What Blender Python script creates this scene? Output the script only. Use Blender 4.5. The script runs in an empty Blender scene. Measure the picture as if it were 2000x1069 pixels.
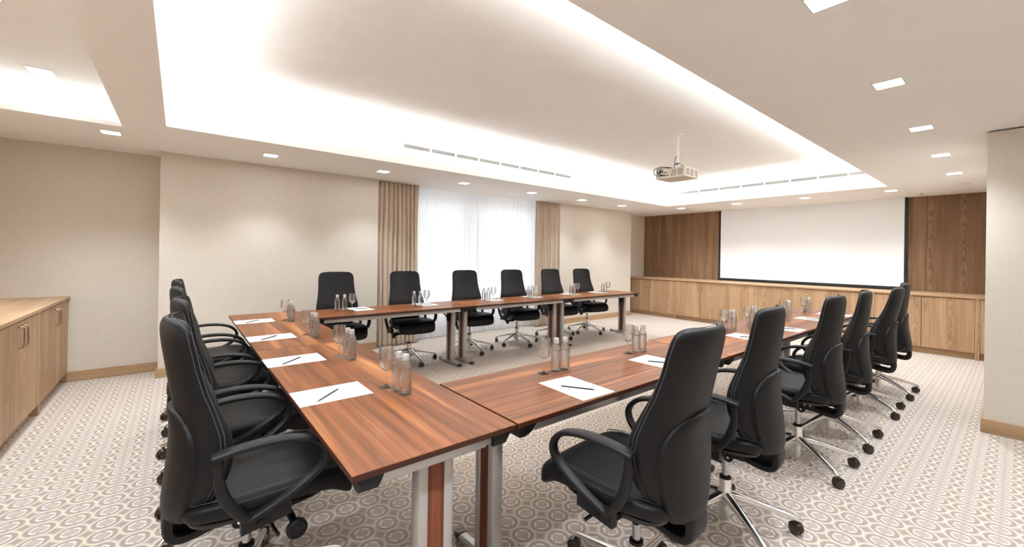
import bpy, bmesh, math, random
from mathutils import Vector, Matrix
random.seed(7)
PI = math.pi
SC = bpy.context.scene
COL = SC.collection

# ------------------------------------------------------------------ materials
def new_mat(name):
    m = bpy.data.materials.new(name); m.use_nodes = True
    nt = m.node_tree; nt.nodes.clear()
    out = nt.nodes.new('ShaderNodeOutputMaterial')
    return m, nt, out

def N(nt, t, **kw):
    n = nt.nodes.new(t)
    for k, v in kw.items():
        if k in n.inputs: n.inputs[k].default_value = v
        else: setattr(n, k, v)
    return n

def L(nt, a, b): nt.links.new(a, b)

def ramp(nt, stops):
    r = nt.nodes.new('ShaderNodeValToRGB')
    e = r.color_ramp.elements
    while len(e) < len(stops): e.new(0.5)
    for i, (p, c) in enumerate(stops):
        e[i].position = p; e[i].color = (c[0], c[1], c[2], 1)
    return r

def srgb(r, g, b):
    f = lambda c: c / 12.92 if c <= .04045 else ((c + .055) / 1.055) ** 2.4
    return (f(r / 255), f(g / 255), f(b / 255), 1)

def P(name, col, rough=.5, metal=0., spec=.5, var=.04, nscale=40., bump=0., coat=0., **kw):
    """principled with a little procedural variation of colour and an optional fine bump"""
    m, nt, out = new_mat(name)
    b = N(nt, 'ShaderNodeBsdfPrincipled')
    b.inputs['Roughness'].default_value = rough
    b.inputs['Metallic'].default_value = metal
    b.inputs['Specular IOR Level'].default_value = spec
    b.inputs['Coat Weight'].default_value = coat
    for k, v in kw.items(): b.inputs[k].default_value = v
    tc = N(nt, 'ShaderNodeTexCoord')
    no = N(nt, 'ShaderNodeTexNoise', Scale=nscale, Detail=3.)
    L(nt, tc.outputs['Object'], no.inputs['Vector'])
    lo = tuple(c * (1 - var) for c in col[:3]); hi = tuple(min(1, c * (1 + var)) for c in col[:3])
    r = ramp(nt, [(.3, lo), (.7, hi)])
    L(nt, no.outputs['Fac'], r.inputs['Fac']); L(nt, r.outputs['Color'], b.inputs['Base Color'])
    if bump:
        bp_ = N(nt, 'ShaderNodeBump', Strength=bump, Distance=.002)
        L(nt, no.outputs['Fac'], bp_.inputs['Height']); L(nt, bp_.outputs['Normal'], b.inputs['Normal'])
    L(nt, b.outputs[0], out.inputs[0])
    return m

def emis(name, col, strength):
    m, nt, out = new_mat(name)
    e = N(nt, 'ShaderNodeEmission', Strength=strength); e.inputs['Color'].default_value = (*col, 1)
    L(nt, e.outputs[0], out.inputs[0]); return m

def glass(name, col, ior, rough=0.):
    m, nt, out = new_mat(name)
    b = N(nt, 'ShaderNodeBsdfPrincipled')
    b.inputs['Base Color'].default_value = (*col, 1); b.inputs['Roughness'].default_value = rough
    b.inputs['Transmission Weight'].default_value = 1.; b.inputs['IOR'].default_value = ior
    L(nt, b.outputs[0], out.inputs[0]); return m

def math_(nt, op, a, b=None, clamp=False):
    n = N(nt, 'ShaderNodeMath', operation=op, use_clamp=clamp)
    for i, v in enumerate((a, b)):
        if v is None: continue
        if isinstance(v, (int, float)): n.inputs[i].default_value = v
        else: L(nt, v, n.inputs[i])
    return n.outputs[0]

def wood(name, stops, axis, gscale, rough, coat=0., fig=1., cath=0., seamless=None, bump=.05, vein=.5):
    """veneer: grain runs along `axis`"""
    m, nt, out = new_mat(name)
    b = N(nt, 'ShaderNodeBsdfPrincipled')
    b.inputs['Roughness'].default_value = rough; b.inputs['Coat Weight'].default_value = coat
    b.inputs['Coat Roughness'].default_value = .12; b.inputs['Specular IOR Level'].default_value = .12
    tc = N(nt, 'ShaderNodeTexCoord'); oi = N(nt, 'ShaderNodeObjectInfo')
    add = N(nt, 'ShaderNodeVectorMath', operation='ADD'); L(nt, tc.outputs['Object'], add.inputs[0])
    mul = N(nt, 'ShaderNodeVectorMath', operation='SCALE'); mul.inputs['Scale'].default_value = 1.7
    L(nt, oi.outputs['Location'], mul.inputs[0]); L(nt, mul.outputs[0], add.inputs[1])
    mp = N(nt, 'ShaderNodeMapping'); L(nt, add.outputs[0], mp.inputs['Vector'])
    s = [gscale] * 3; s[axis] = gscale * .055
    mp.inputs['Scale'].default_value = s
    # large figure
    n1 = N(nt, 'ShaderNodeTexNoise', Scale=1., Detail=4., Roughness=.55, Distortion=fig)
    L(nt, mp.outputs[0], n1.inputs['Vector'])
    # fine fibre
    mp2 = N(nt, 'ShaderNodeMapping'); L(nt, add.outputs[0], mp2.inputs['Vector'])
    s2 = [gscale * 9] * 3; s2[axis] = gscale * .25; mp2.inputs['Scale'].default_value = s2
    n2 = N(nt, 'ShaderNodeTexNoise', Scale=1., Detail=3.); L(nt, mp2.outputs[0], n2.inputs['Vector'])
    # veins: bands of the figure noise
    v = math_(nt, 'MULTIPLY', n1.outputs['Fac'], 9.)
    v = math_(nt, 'SINE', v)
    v = math_(nt, 'MULTIPLY', v, .16 * vein * 2)
    t = math_(nt, 'ADD', n1.outputs['Fac'], v)
    f = math_(nt, 'MULTIPLY', math_(nt, 'SUBTRACT', n2.outputs['Fac'], .5), .45)
    t = math_(nt, 'ADD', t, f)
    if cath:
        # cathedral arches: long parabolic rings repeated across the leaf of veneer
        sep = N(nt, 'ShaderNodeSeparateXYZ'); L(nt, add.outputs[0], sep.inputs[0])
        al = sep.outputs[axis]; ac = sep.outputs[1] if axis == 2 else sep.outputs[0]
        c = math_(nt, 'SUBTRACT', math_(nt, 'FRACT', math_(nt, 'MULTIPLY', ac, 1 / .36)), .5)
        par = math_(nt, 'MULTIPLY', math_(nt, 'MULTIPLY', c, c), 42.)
        nz = N(nt, 'ShaderNodeTexNoise', Scale=5., Detail=2.); L(nt, add.outputs[0], nz.inputs['Vector'])
        w = math_(nt, 'ADD', math_(nt, 'ADD', math_(nt, 'MULTIPLY', al, 3.2), par), math_(nt, 'MULTIPLY', nz.outputs['Fac'], 2.5))
        sn = math_(nt, 'SINE', math_(nt, 'MULTIPLY', w, 8.))
        near = math_(nt, 'SUBTRACT', 1., math_(nt, 'MULTIPLY', math_(nt, 'ABSOLUTE', c), 3.2), clamp=True)
        t = math_(nt, 'ADD', t, math_(nt, 'MULTIPLY', math_(nt, 'MULTIPLY', sn, near), cath))
    r = ramp(nt, stops); L(nt, t, r.inputs['Fac']); L(nt, r.outputs['Color'], b.inputs['Base Color'])
    bm = N(nt, 'ShaderNodeBump', Strength=bump, Distance=.001)
    L(nt, n2.outputs['Fac'], bm.inputs['Height']); L(nt, bm.outputs['Normal'], b.inputs['Normal'])
    L(nt, b.outputs[0], out.inputs[0])
    return m

def carpet():
    m, nt, out = new_mat('patterned_carpet')
    b = N(nt, 'ShaderNodeBsdfPrincipled'); b.inputs['Roughness'].default_value = .95
    b.inputs['Specular IOR Level'].default_value = .1
    tc = N(nt, 'ShaderNodeTexCoord'); sep = N(nt, 'ShaderNodeSeparateXYZ')
    # slight tufting wobble so the lines look woven
    nz = N(nt, 'ShaderNodeTexNoise', Scale=90., Detail=2.); L(nt, tc.outputs['Object'], nz.inputs['Vector'])
    sub = N(nt, 'ShaderNodeVectorMath', operation='SUBTRACT'); L(nt, nz.outputs['Color'], sub.inputs[0]); sub.inputs[1].default_value = (.5,) * 3
    scl = N(nt, 'ShaderNodeVectorMath', operation='SCALE'); scl.inputs['Scale'].default_value = .006; L(nt, sub.outputs[0], scl.inputs[0])
    av = N(nt, 'ShaderNodeVectorMath', operation='ADD'); L(nt, tc.outputs['Object'], av.inputs[0]); L(nt, scl.outputs[0], av.inputs[1])
    L(nt, av.outputs[0], sep.inputs[0])
    p = .1153 * 1.0587
    def cell(s, ph): return math_(nt, 'SUBTRACT', math_(nt, 'FRACT', math_(nt, 'ADD', math_(nt, 'MULTIPLY', s, 1 / p), .5 - ph / p + 200)), .5)
    cx = cell(sep.outputs[0], .0937 * 1.0587); cy = cell(sep.outputs[1], .0465 * 1.0587)
    r2 = math_(nt, 'ADD', math_(nt, 'MULTIPLY', cx, cx), math_(nt, 'MULTIPLY', cy, cy))
    r = math_(nt, 'SQRT', r2)
    def band(lo, hi, soft=.02):
        a = N(nt, 'ShaderNodeMapRange', interpolation_type='SMOOTHSTEP'); L(nt, r, a.inputs[0]); a.inputs[1].default_value = lo - soft; a.inputs[2].default_value = lo + soft
        c = N(nt, 'ShaderNodeMapRange', interpolation_type='SMOOTHSTEP'); L(nt, r, c.inputs[0]); c.inputs[1].default_value = hi - soft; c.inputs[2].default_value = hi + soft
        return math_(nt, 'SUBTRACT', a.outputs[0], c.outputs[0])
    prod = math_(nt, 'ABSOLUTE', math_(nt, 'MULTIPLY', cx, cy))
    # gaps of the inner ring fall on the axes
    q = math_(nt, 'DIVIDE', prod, math_(nt, 'ADD', r2, .0001))
    gap = math_(nt, 'GREATER_THAN', q, .19)
    ring = math_(nt, 'MULTIPLY', band(.235, .295), gap)
    halo = band(.30, .43)
    line = band(.455, .525, .025)
    star = math_(nt, 'GREATER_THAN', r, .585)
    base = srgb(184, 170, 161); dark = srgb(166, 152, 144); cream = srgb(216, 205, 186); white = srgb(234, 228, 219)
    def mix(f, a, c):
        n = N(nt, 'ShaderNodeMix', data_type='RGBA'); L(nt, f, n.inputs[0])
        if isinstance(a, tuple): n.inputs[6].default_value = a
        else: L(nt, a, n.inputs[6])
        n.inputs[7].default_value = c; return n.outputs[2]
    c = mix(halo, base, dark); c = mix(star, c, dark); c = mix(line, c, cream); c = mix(ring, c, white)
    no = N(nt, 'ShaderNodeTexNoise', Scale=420., Detail=2.); L(nt, tc.outputs['Object'], no.inputs['Vector'])
    rr = ramp(nt, [(.3, (.86, .86, .86)), (.7, (1.08, 1.08, 1.08))]); L(nt, no.outputs['Fac'], rr.inputs[0])
    mm = N(nt, 'ShaderNodeMix', data_type='RGBA', blend_type='MULTIPLY'); mm.inputs[0].default_value = 1.
    L(nt, c, mm.inputs[6]); L(nt, rr.outputs[0], mm.inputs[7])
    L(nt, mm.outputs[2], b.inputs['Base Color'])
    bm = N(nt, 'ShaderNodeBump', Strength=.4, Distance=.003); L(nt, no.outputs['Fac'], bm.inputs['Height']); L(nt, bm.outputs[0], b.inputs['Normal'])
    L(nt, b.outputs[0], out.inputs[0]); return m

def wallpaper():
    m, nt, out = new_mat('linen_wallpaper')
    b = N(nt, 'ShaderNodeBsdfPrincipled'); b.inputs['Roughness'].default_value = .75; b.inputs['Specular IOR Level'].default_value = .25
    tc = N(nt, 'ShaderNodeTexCoord')
    mp = N(nt, 'ShaderNodeMapping'); L(nt, tc.outputs['Object'], mp.inputs[0]); mp.inputs['Scale'].default_value = (9, 9, 240)
    mq = N(nt, 'ShaderNodeMapping'); L(nt, tc.outputs['Object'], mq.inputs[0]); mq.inputs['Scale'].default_value = (240, 240, 9)
    a = N(nt, 'ShaderNodeTexNoise', Scale=1., Detail=2.); L(nt, mp.outputs[0], a.inputs[0])
    c = N(nt, 'ShaderNodeTexNoise', Scale=1., Detail=2.); L(nt, mq.outputs[0], c.inputs[0])
    s = math_(nt, 'MULTIPLY', math_(nt, 'ADD', a.outputs['Fac'], c.outputs['Fac']), .5)
    r = ramp(nt, [(.35, srgb(208, 199, 187)), (.65, srgb(215, 207, 195))]); L(nt, s, r.inputs[0])
    L(nt, r.outputs[0], b.inputs['Base Color'])
    bm = N(nt, 'ShaderNodeBump', Strength=.05, Distance=.001); L(nt, s, bm.inputs['Height']); L(nt, bm.outputs[0], b.inputs['Normal'])
    L(nt, b.outputs[0], out.inputs[0]); return m

def sheer_mat():
    m, nt, out = new_mat('sheer_voile')
    d = N(nt, 'ShaderNodeBsdfDiffuse'); d.inputs['Color'].default_value = (.93, .93, .94, 1)
    t = N(nt, 'ShaderNodeBsdfTranslucent'); t.inputs['Color'].default_value = (.95, .96, .98, 1)
    tr = N(nt, 'ShaderNodeBsdfTransparent')
    tc = N(nt, 'ShaderNodeTexCoord'); mp = N(nt, 'ShaderNodeMapping'); L(nt, tc.outputs['Object'], mp.inputs[0]); mp.inputs['Scale'].default_value = (300, 1, 3)
    n = N(nt, 'ShaderNodeTexNoise', Scale=1.); L(nt, mp.outputs[0], n.inputs[0])
    r = ramp(nt, [(.3, (.02,) * 3), (.7, (.10,) * 3)]); L(nt, n.outputs['Fac'], r.inputs[0])
    m1 = N(nt, 'ShaderNodeMixShader'); m1.inputs[0].default_value = .5; L(nt, d.outputs[0], m1.inputs[1]); L(nt, t.outputs[0], m1.inputs[2])
    m2 = N(nt, 'ShaderNodeMixShader'); L(nt, r.outputs[0], m2.inputs[0]); L(nt, m1.outputs[0], m2.inputs[1]); L(nt, tr.outputs[0], m2.inputs[2])
    L(nt, m2.outputs[0], out.inputs[0]); return m

M = {}
M['wall'] = wallpaper()
M['ceiling'] = P('ceiling_paint', srgb(245, 243, 240), .8, var=.012, nscale=6)
M['carpet'] = carpet()
OAK = [(.25, srgb(154, 124, 94)), (.5, srgb(180, 149, 117)), (.8, srgb(196, 167, 135))]
OAKD = [(.22, srgb(110, 84, 61)), (.5, srgb(138, 109, 84)), (.8, srgb(158, 129, 102))]
M['oak'] = wood('oak_veneer', OAK, 2, 7., .42, cath=.10, fig=.5, vein=.2)
M['oak_h'] = wood('oak_veneer_lengthwise', OAK, 1, 7., .4, fig=.5, vein=.2)
M['oak_hx'] = wood('oak_veneer_crosswise', OAK, 0, 7., .4, fig=.5, vein=.2)
M['oak_wall'] = wood('oak_wall_panelling', OAKD, 2, 7., .4, cath=.13, fig=.5, vein=.2)
WAL = [(.18, srgb(78, 44, 26)), (.36, srgb(124, 75, 44)), (.56, srgb(164, 106, 64)), (.85, srgb(194, 137, 88))]
M['walnut'] = wood('walnut_laminate', WAL, 0, 5., .36, coat=.04, fig=1.4, vein=.6)
M['walnut_edge'] = P('walnut_edge_band', srgb(66, 34, 22), .4, spec=.3)
M['walnut_v'] = wood('walnut_leg_inlay', [(.2, srgb(84, 46, 34)), (.55, srgb(132, 78, 58)), (.85, srgb(158, 98, 74))], 2, 9., .35, fig=.8)
M['alu'] = P('satin_aluminium', srgb(184, 182, 180), .38, metal=.55, var=.02)
M['alu_dark'] = P('grey_anodised_metal', srgb(150, 148, 146), .35, metal=.7, var=.02)
M['chrome'] = P('polished_chrome', srgb(232, 231, 229), .2, metal=1., var=.01)
M['gas'] = P('brushed_steel_tube', srgb(176, 176, 178), .25, metal=1., var=.02)
M['leather'] = P('black_leather', srgb(17, 17, 19), .5, spec=.26, var=.1, nscale=160, bump=.12)
M['stitch'] = P('grey_stitching', srgb(66, 66, 70), .6)
M['plastic'] = P('black_plastic', srgb(20, 20, 22), .5, spec=.3, var=.06, nscale=200, bump=.05)
M['gloss_plastic'] = P('smooth_black_plastic', srgb(22, 22, 24), .25)
M['castor'] = P('brown_black_castor', srgb(50, 37, 28), .28)
def thin_glass(name, ior, tint, mixg=0.):
    # thin walls: reflection by fresnel over straight transmission, with some true refraction mixed in
    m, nt, out = new_mat(name)
    lw = N(nt, 'ShaderNodeLayerWeight', Blend=.5)
    p3 = math_(nt, 'POWER', lw.outputs['Facing'], 4.); fac = math_(nt, 'ADD', math_(nt, 'MULTIPLY', p3, .55), .045 if ior > 1.4 else .02)
    tr = N(nt, 'ShaderNodeBsdfTransparent'); tr.inputs[0].default_value = (*tint, 1)
    gl = N(nt, 'ShaderNodeBsdfGlossy', Roughness=.02)
    a = N(nt, 'ShaderNodeMixShader'); L(nt, fac, a.inputs[0]); L(nt, tr.outputs[0], a.inputs[1]); L(nt, gl.outputs[0], a.inputs[2])
    if mixg:
        g = N(nt, 'ShaderNodeBsdfGlass', IOR=ior, Roughness=0.); b = N(nt, 'ShaderNodeMixShader'); b.inputs[0].default_value = mixg
        L(nt, a.outputs[0], b.inputs[1]); L(nt, g.outputs[0], b.inputs[2]); a = b
    L(nt, a.outputs[0], out.inputs[0]); return m
M['glass'] = thin_glass('clear_glass', 1.5, (.98, .985, .985), .55)
M['water'] = thin_glass('water', 1.333, (.99, 1, 1), .88)
M['pane'] = thin_glass('window_glass', 1.5, (.97, .98, .98))
M['cap'] = P('silver_bottle_cap', srgb(214, 213, 211), .3, metal=.5)
M['paper'] = P('white_paper', srgb(248, 247, 243), .7, var=.008)
M['pencil'] = P('black_pencil_lacquer', srgb(30, 34, 34), .3)
M['ferrule'] = P('brass_ferrule', srgb(170, 150, 110), .35, metal=.8)
M['eraser'] = P('white_eraser', srgb(220, 214, 206), .7)
M['curtain'] = P('taupe_curtain_cloth', srgb(192, 174, 154), .85, var=.07, nscale=120, bump=.2, **{'Sheen Weight': .15})
M['sheer'] = sheer_mat()
M['screen'] = P('matte_screen_fabric', srgb(245, 248, 252), .8, var=.006)
M['black'] = P('matte_black_border', srgb(14, 15, 18), .6)
M['projector'] = P('cream_projector_shell', srgb(222, 212, 198), .4, var=.015)
M['proj_vent'] = P('projector_vent_grey', srgb(168, 160, 150), .6)
M['dark'] = P('dark_recess', srgb(60, 56, 54), .8)
M['louvre'] = P('grey_vent_louvre', srgb(110, 106, 102), .5, var=.01)
M['vent'] = P('white_vent_metal', srgb(228, 224, 218), .5, var=.01)
M['vent_dark'] = P('grey_vent_throat', srgb(52, 50, 48), .8)
M['frame'] = P('white_window_frame', srgb(214, 214, 216), .4, var=.01)
M['downlight'] = emis('downlight_diffuser', (1., .98, .96), 14.)
M['led'] = emis('cove_led_strip', (1., .90, .76), 6.)
M['brass'] = P('brushed_bronze_handle', srgb(196, 172, 146), .25, metal=.9, var=.02)
M['white_plastic'] = P('white_plastic', srgb(232, 230, 226), .45, var=.01)
M['green'] = P('socket_blue', srgb(40, 60, 110), .5)

# ------------------------------------------------------------------ mesh helper
class MB:
    def __init__(s): s.v = []; s.f = []; s.m = []
    def add(s, vs, fs, mi=0):
        o = len(s.v); s.v += [tuple(v) for v in vs]; s.f += [tuple(i + o for i in f) for f in fs]; s.m += [mi] * len(fs); return s
    def box(s, a, b, bev=0., seg=2, mi=0, mat=None):
        bm = bmesh.new(); bmesh.ops.create_cube(bm, size=1)
        sx, sy, sz = (b[i] - a[i] for i in range(3))
        for v in bm.verts:
            v.co = Vector(((v.co.x + .5) * sx + a[0], (v.co.y + .5) * sy + a[1], (v.co.z + .5) * sz + a[2]))
        if bev: bmesh.ops.bevel(bm, geom=bm.edges[:] , offset=min(bev, abs(sx) * .49, abs(sy) * .49, abs(sz) * .49), segments=seg, affect='EDGES', profile=.5)
        if mat is not None: bm.transform(mat)
        bm.verts.index_update()
        s.add([v.co[:] for v in bm.verts], [[v.index for v in f.verts] for f in bm.faces], mi); bm.free(); return s
    def loft(s, rings, closed_path=False, mi=0, cap=True):
        n = len(rings[0]); vs = [p for r in rings for p in r]; fs = []
        k = len(rings)
        for i in range(k if closed_path else k - 1):
            j = (i + 1) % k
            for q in range(n):
                w = (q + 1) % n
                fs.append((i * n + q, i * n + w, j * n + w, j * n + q))
        if cap and not closed_path:
            fs.append(tuple(range(n))[::-1]); fs.append(tuple((k - 1) * n + q for q in range(n)))
        return s.add(vs, fs, mi)
    def lathe(s, prof, n=24, c=(0, 0, 0), mi=0, cap=True, mat=None):
        rings = []
        for r, z in prof:
            ring = [Vector((c[0] + r * math.cos(2 * PI * i / n), c[1] + r * math.sin(2 * PI * i / n), c[2] + z)) for i in range(n)]
            if mat is not None: ring = [mat @ p for p in ring]
            rings.append(ring)
        return s.loft(rings, mi=mi, cap=cap)
    def tube(s, pts, rx, ry=None, n=10, up=(1, 0, 0), closed=False, mi=0, power=2.):
        """sweep an ellipse: rx along the `up` vector, ry across; rx, ry may be lists"""
        pts = [Vector(p) for p in pts]; k = len(pts); rings = []
        up = Vector(up)
        for i, p in enumerate(pts):
            a = pts[(i - 1) % k] if (closed or i > 0) else p
            b = pts[(i + 1) % k] if (closed or i < k - 1) else p
            t = (b - a).normalized(); u = (up - t * up.dot(t)).normalized(); w = t.cross(u)
            x = rx[i] if isinstance(rx, (list, tuple)) else rx
            y = (ry[i] if isinstance(ry, (list, tuple)) else ry) if ry is not None else x
            ring = []
            for q in range(n):
                an = 2 * PI * q / n; c_, s_ = math.cos(an), math.sin(an)
                c_ = math.copysign(abs(c_) ** (2 / power), c_); s_ = math.copysign(abs(s_) ** (2 / power), s_)
                ring.append(p + u * (x * c_) + w * (y * s_))
            rings.append(ring)
        return s.loft(rings, closed_path=closed, mi=mi)
    def build(s, name, mats, parent=None, smooth=40):
        me = bpy.data.meshes.new(name); me.from_pydata(s.v, [], s.f)
        mats = mats if isinstance(mats, (list, tuple)) else [mats]
        for m in mats: me.materials.append(M[m])
        for p, i in zip(me.polygons, s.m): p.material_index = i
        bm = bmesh.new(); bm.from_mesh(me); bmesh.ops.recalc_face_normals(bm, faces=bm.faces); bm.to_mesh(me); bm.free()
        if smooth:
            me.shade_smooth(); me.set_sharp_from_angle(angle=math.radians(smooth))
        me.update()
        o = bpy.data.objects.new(name, me); COL.objects.link(o)
        if parent is not None: o.parent = parent
        return o

def smooth_path(pts, sub=6, closed=False):
    """Catmull-Rom through points (tuples of any length)"""
    k = len(pts); out = []
    rng = range(k if closed else k - 1)
    g = lambda i: pts[i % k] if closed else pts[max(0, min(k - 1, i))]
    for i in rng:
        p0, p1, p2, p3 = g(i - 1), g(i), g(i + 1), g(i + 2)
        for j in range(sub):
            t = j / sub
            out.append(tuple(.5 * (2 * b + (c - a) * t + (2 * a - 5 * b + 4 * c - d) * t * t + (3 * b - a - 3 * c + d) * t ** 3) for a, b, c, d in zip(p0, p1, p2, p3)))
    if not closed: out.append(tuple(pts[-1]))
    return out

def empty(name, loc=(0, 0, 0), rz=0.):
    o = bpy.data.objects.new(name, None); COL.objects.link(o); o.location = loc; o.rotation_euler = (0, 0, rz)
    o.empty_display_size = .1; return o

def tag(o, label, cat, group=None, kind=None):
    o['label'] = label; o['category'] = cat
    if group: o['group'] = group
    if kind: o['kind'] = kind
    return o

def struct(o, label=None):
    o['kind'] = 'structure'
    if label: o['label'] = label
    return o

KIDS = {}
def kids(o):
    return [c for c in COL.objects if c.parent == o]

def copy_tree(src, parent=None):
    if src not in KIDS: KIDS[src] = kids(src)
    c = src.copy(); COL.objects.link(c)
    if parent is not None: c.parent = parent
    for k in KIDS[src]: copy_tree(k, c)
    return c

# ------------------------------------------------------------------ room dimensions
K = 1.0587
ZC = 2.420            # soffit
ZT = 2.806            # top of the big coffer
YW = 5.773            # main window wall
YR = 6.13             # left recess wall
XS = 9.395            # panelled screen wall
XL, YB = -1.62, -3.2  # left wall, rear wall
XP, YP = 5.045, .172  # right wall corner

# floor
f = MB().box((XL - .1, YB - .1, -.12), (XS + .1, 6.6, 0.)).build('floor', 'carpet', smooth=0); struct(f, 'beige carpet with a grid of broken rings')

# walls
w = MB()
w.box((XL - .1, YR, 0), (-.165, YR + .5, ZC))
w.box((-.165, YW, 0), (2.205, YR + .5, ZC))
w.box((5.90, YW, 0), (8.28, YR + .5, ZC))
w.box((8.28, 6.148, 0), (XS + .1, YR + .5, ZC))
WX0, WX1, WZ0, WZ1, YN = 2.80, 5.84, .28, 2.31, 6.24
w.box((2.205, YN, 0), (WX0, YN + .3, ZC)); w.box((WX1, YN, 0), (5.90, YN + .3, ZC))
w.box((WX0, YN, 0), (WX1, YN + .3, WZ0)); w.box((WX0, YN, WZ1), (WX1, YN + .3, ZC))
struct(w.build('wall_window', 'wall', smooth=0), 'beige linen papered wall around the curtained window')
struct(MB().box((XL - .1, YB - .1, 0), (XL, YR, ZC)).build('wall_left', 'wall', smooth=0))
rw = MB().box((XL, YB - .1, 0), (XS + .1, YB, ZC))
struct(rw.build('wall_rear', 'wall', smooth=0))
struct(MB().box((XP, YB, 0), (XP + .25, YP, ZC - .012)).box((XP + .25, YP - .12, 0), (XS + .1, YP, ZC)).build('wall_right', 'wall', smooth=0), 'beige papered wall projecting beside the screen wall')

# panelled screen wall
wp = MB()
for y0, y1 in ((6.148, 4.365), (4.365, 1.125), (1.125, .952), (.952, YP)):
    wp.box((XS, min(y0, y1) + .0015, 0), (XS + .1, max(y0, y1) - .0015, ZC), .0015, 1)
wp.box((XS + .01, YP, 0), (XS + .1, 6.148, ZC))
struct(wp.build('wall_screen', 'oak_wall', smooth=0), 'oak veneered wall behind the projection screen')

# ceiling with two coffers, one mesh
CX0, CX1, CY0, CY1 = -.098, 7.802, 1.184, 4.585
DX0, DX1, DY0, DY1 = -1.36, -.391, -1.2, 4.861
c = MB()
xs = [XL - .1, DX0, DX1, CX0, CX1, XS + .1]
def slab(x0, x1, y0, y1, z0=ZC, z1=ZC + .035): c.box((x0, y0, z0), (x1, y1, z1))
YT = 6.65
slab(xs[0], DX0, YB - .1, YT); slab(DX0, DX1, YB - .1, DY0); slab(DX0, DX1, DY1, YT)
slab(DX1, CX0, YB - .1, YT); slab(CX0, CX1, YB - .1, CY0); slab(CX0, CX1, CY1, YT); slab(CX1, XS + .1, YB - .1, YT)
# big coffer: lips, set-back walls, top
G, LH = .135, .102
Z1_ = ZC + .035
c.box((CX0 - .02, CY0 - .02, Z1_), (CX0, CY1 + .02, ZC + LH)); c.box((CX1, CY0 - .02, Z1_), (CX1 + .02, CY1 + .02, ZC + LH))
c.box((CX0, CY0 - .02, Z1_), (CX1, CY0, ZC + LH)); c.box((CX0, CY1, Z1_), (CX1, CY1 + .02, ZC + LH))
a0, a1, b0, b1 = CX0 - G, CX1 + G, CY0 - G, CY1 + G
c.box((a0 - .05, b0 - .05, ZC + .035), (a0, b1 + .05, ZT)); c.box((a1, b0 - .05, ZC + .035), (a1 + .05, b1 + .05, ZT))
c.box((a0, b0 - .05, ZC + .035), (a1, b0, ZT)); c.box((a0, b1, ZC + .035), (a1, b1 + .05, ZT))
c.box((a0 - .05, b0 - .05, ZT), (a1 + .05, b1 + .05, ZT + .05))
# small coffer
ZD, g2 = 2.657, .07
a0_, a1_, b0_, b1_ = DX0 - g2, DX1 + g2, DY0 - g2, DY1 + g2

c.box((a0_ - .03, b0_ - .03, ZC + .035), (a0_, b1_ + .03, ZD)); c.box((a1_, b0_ - .03, ZC + .035), (a1_ + .03, b1_ + .03, ZD))
c.box((a0_, b0_ - .03, ZC + .035), (a1_, b0_, ZD)); c.box((a0_, b1_, ZC + .035), (a1_, b1_ + .03, ZD))
c.box((a0_ - .03, b0_ - .03, ZD), (a1_ + .03, b1_ + .03, ZD + .05))
struct(c.build('ceiling', 'ceiling', smooth=0), 'plaster ceiling with recessed coffers and cove lighting')

# LED strips lying in the coves (mesh tape plus area lamps that point up)
def strip(p0, p1, width, power, col, inward, z=ZC + .06, tilt=50.):
    cx, cy = (p0[0] + p1[0]) / 2, (p0[1] + p1[1]) / 2
    l = math.dist(p0, p1); la = bpy.data.lights.new('cove_led', 'AREA'); la.shape = 'RECTANGLE'
    la.size = l; la.size_y = width; la.energy = power; la.color = col
    o = bpy.data.objects.new('cove_led_light', la); COL.objects.link(o)
    xv = Vector((p1[0] - p0[0], p1[1] - p0[1], 0)).normalized(); t_ = math.radians(tilt)
    zv = -(Vector((0, 0, math.cos(t_))) + Vector((*inward, 0)) * math.sin(t_)); yv = zv.cross(xv)
    o.matrix_world = Matrix(((xv.x, yv.x, zv.x, cx), (xv.y, yv.y, zv.y, cy), (xv.z, yv.z, zv.z, z), (0, 0, 0, 1)))
    return o
WARM = (.92, .965, 1.)
mid = .105
PL = 4.9
strip((CX0, CY1 + mid), (CX1, CY1 + mid), .04, PL * 7.9, WARM, (0, -1))
strip((CX0, CY0 - mid), (CX1, CY0 - mid), .04, PL * 7.9, WARM, (0, 1))
strip((CX0 - mid, CY0), (CX0 - mid, CY1), .04, PL * 1.9, WARM, (1, 0))
strip((CX1 + mid, CY0), (CX1 + mid, CY1), .04, PL * 3.4, WARM, (-1, 0))
strip((DX0, DY1 + .045), (DX1, DY1 + .045), .02, .55, (.80, .93, 1.), (0, -1), z=ZC + .045, tilt=30.)

# skirting boards
def skirt(name, x0, x1, y0, y1, mat, h=.102):
    return struct(MB().box((x0, y0, 0), (x1, y1, h), .003, 1).build(name, mat, smooth=0), 'oak skirting board')
T_ = .016
skirt('baseboard_recess', XL, -.165, YR - T_, YR, 'oak_hx')
skirt('baseboard_window_left', -.165 - T_, 2.205, YW - T_, YW, 'oak_hx')
skirt('baseboard_window_right', 5.90, 8.28 + T_, YW - T_, YW, 'oak_hx')
skirt('baseboard_right', XP - T_, XP, YB, YP + T_, 'oak_h', .11)
skirt('baseboard_right_return', XP, 8.6, YP, YP + T_, 'oak_hx', .11)
skirt('baseboard_left', XL, XL + T_, YB, 1.5, 'oak_h')

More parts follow.
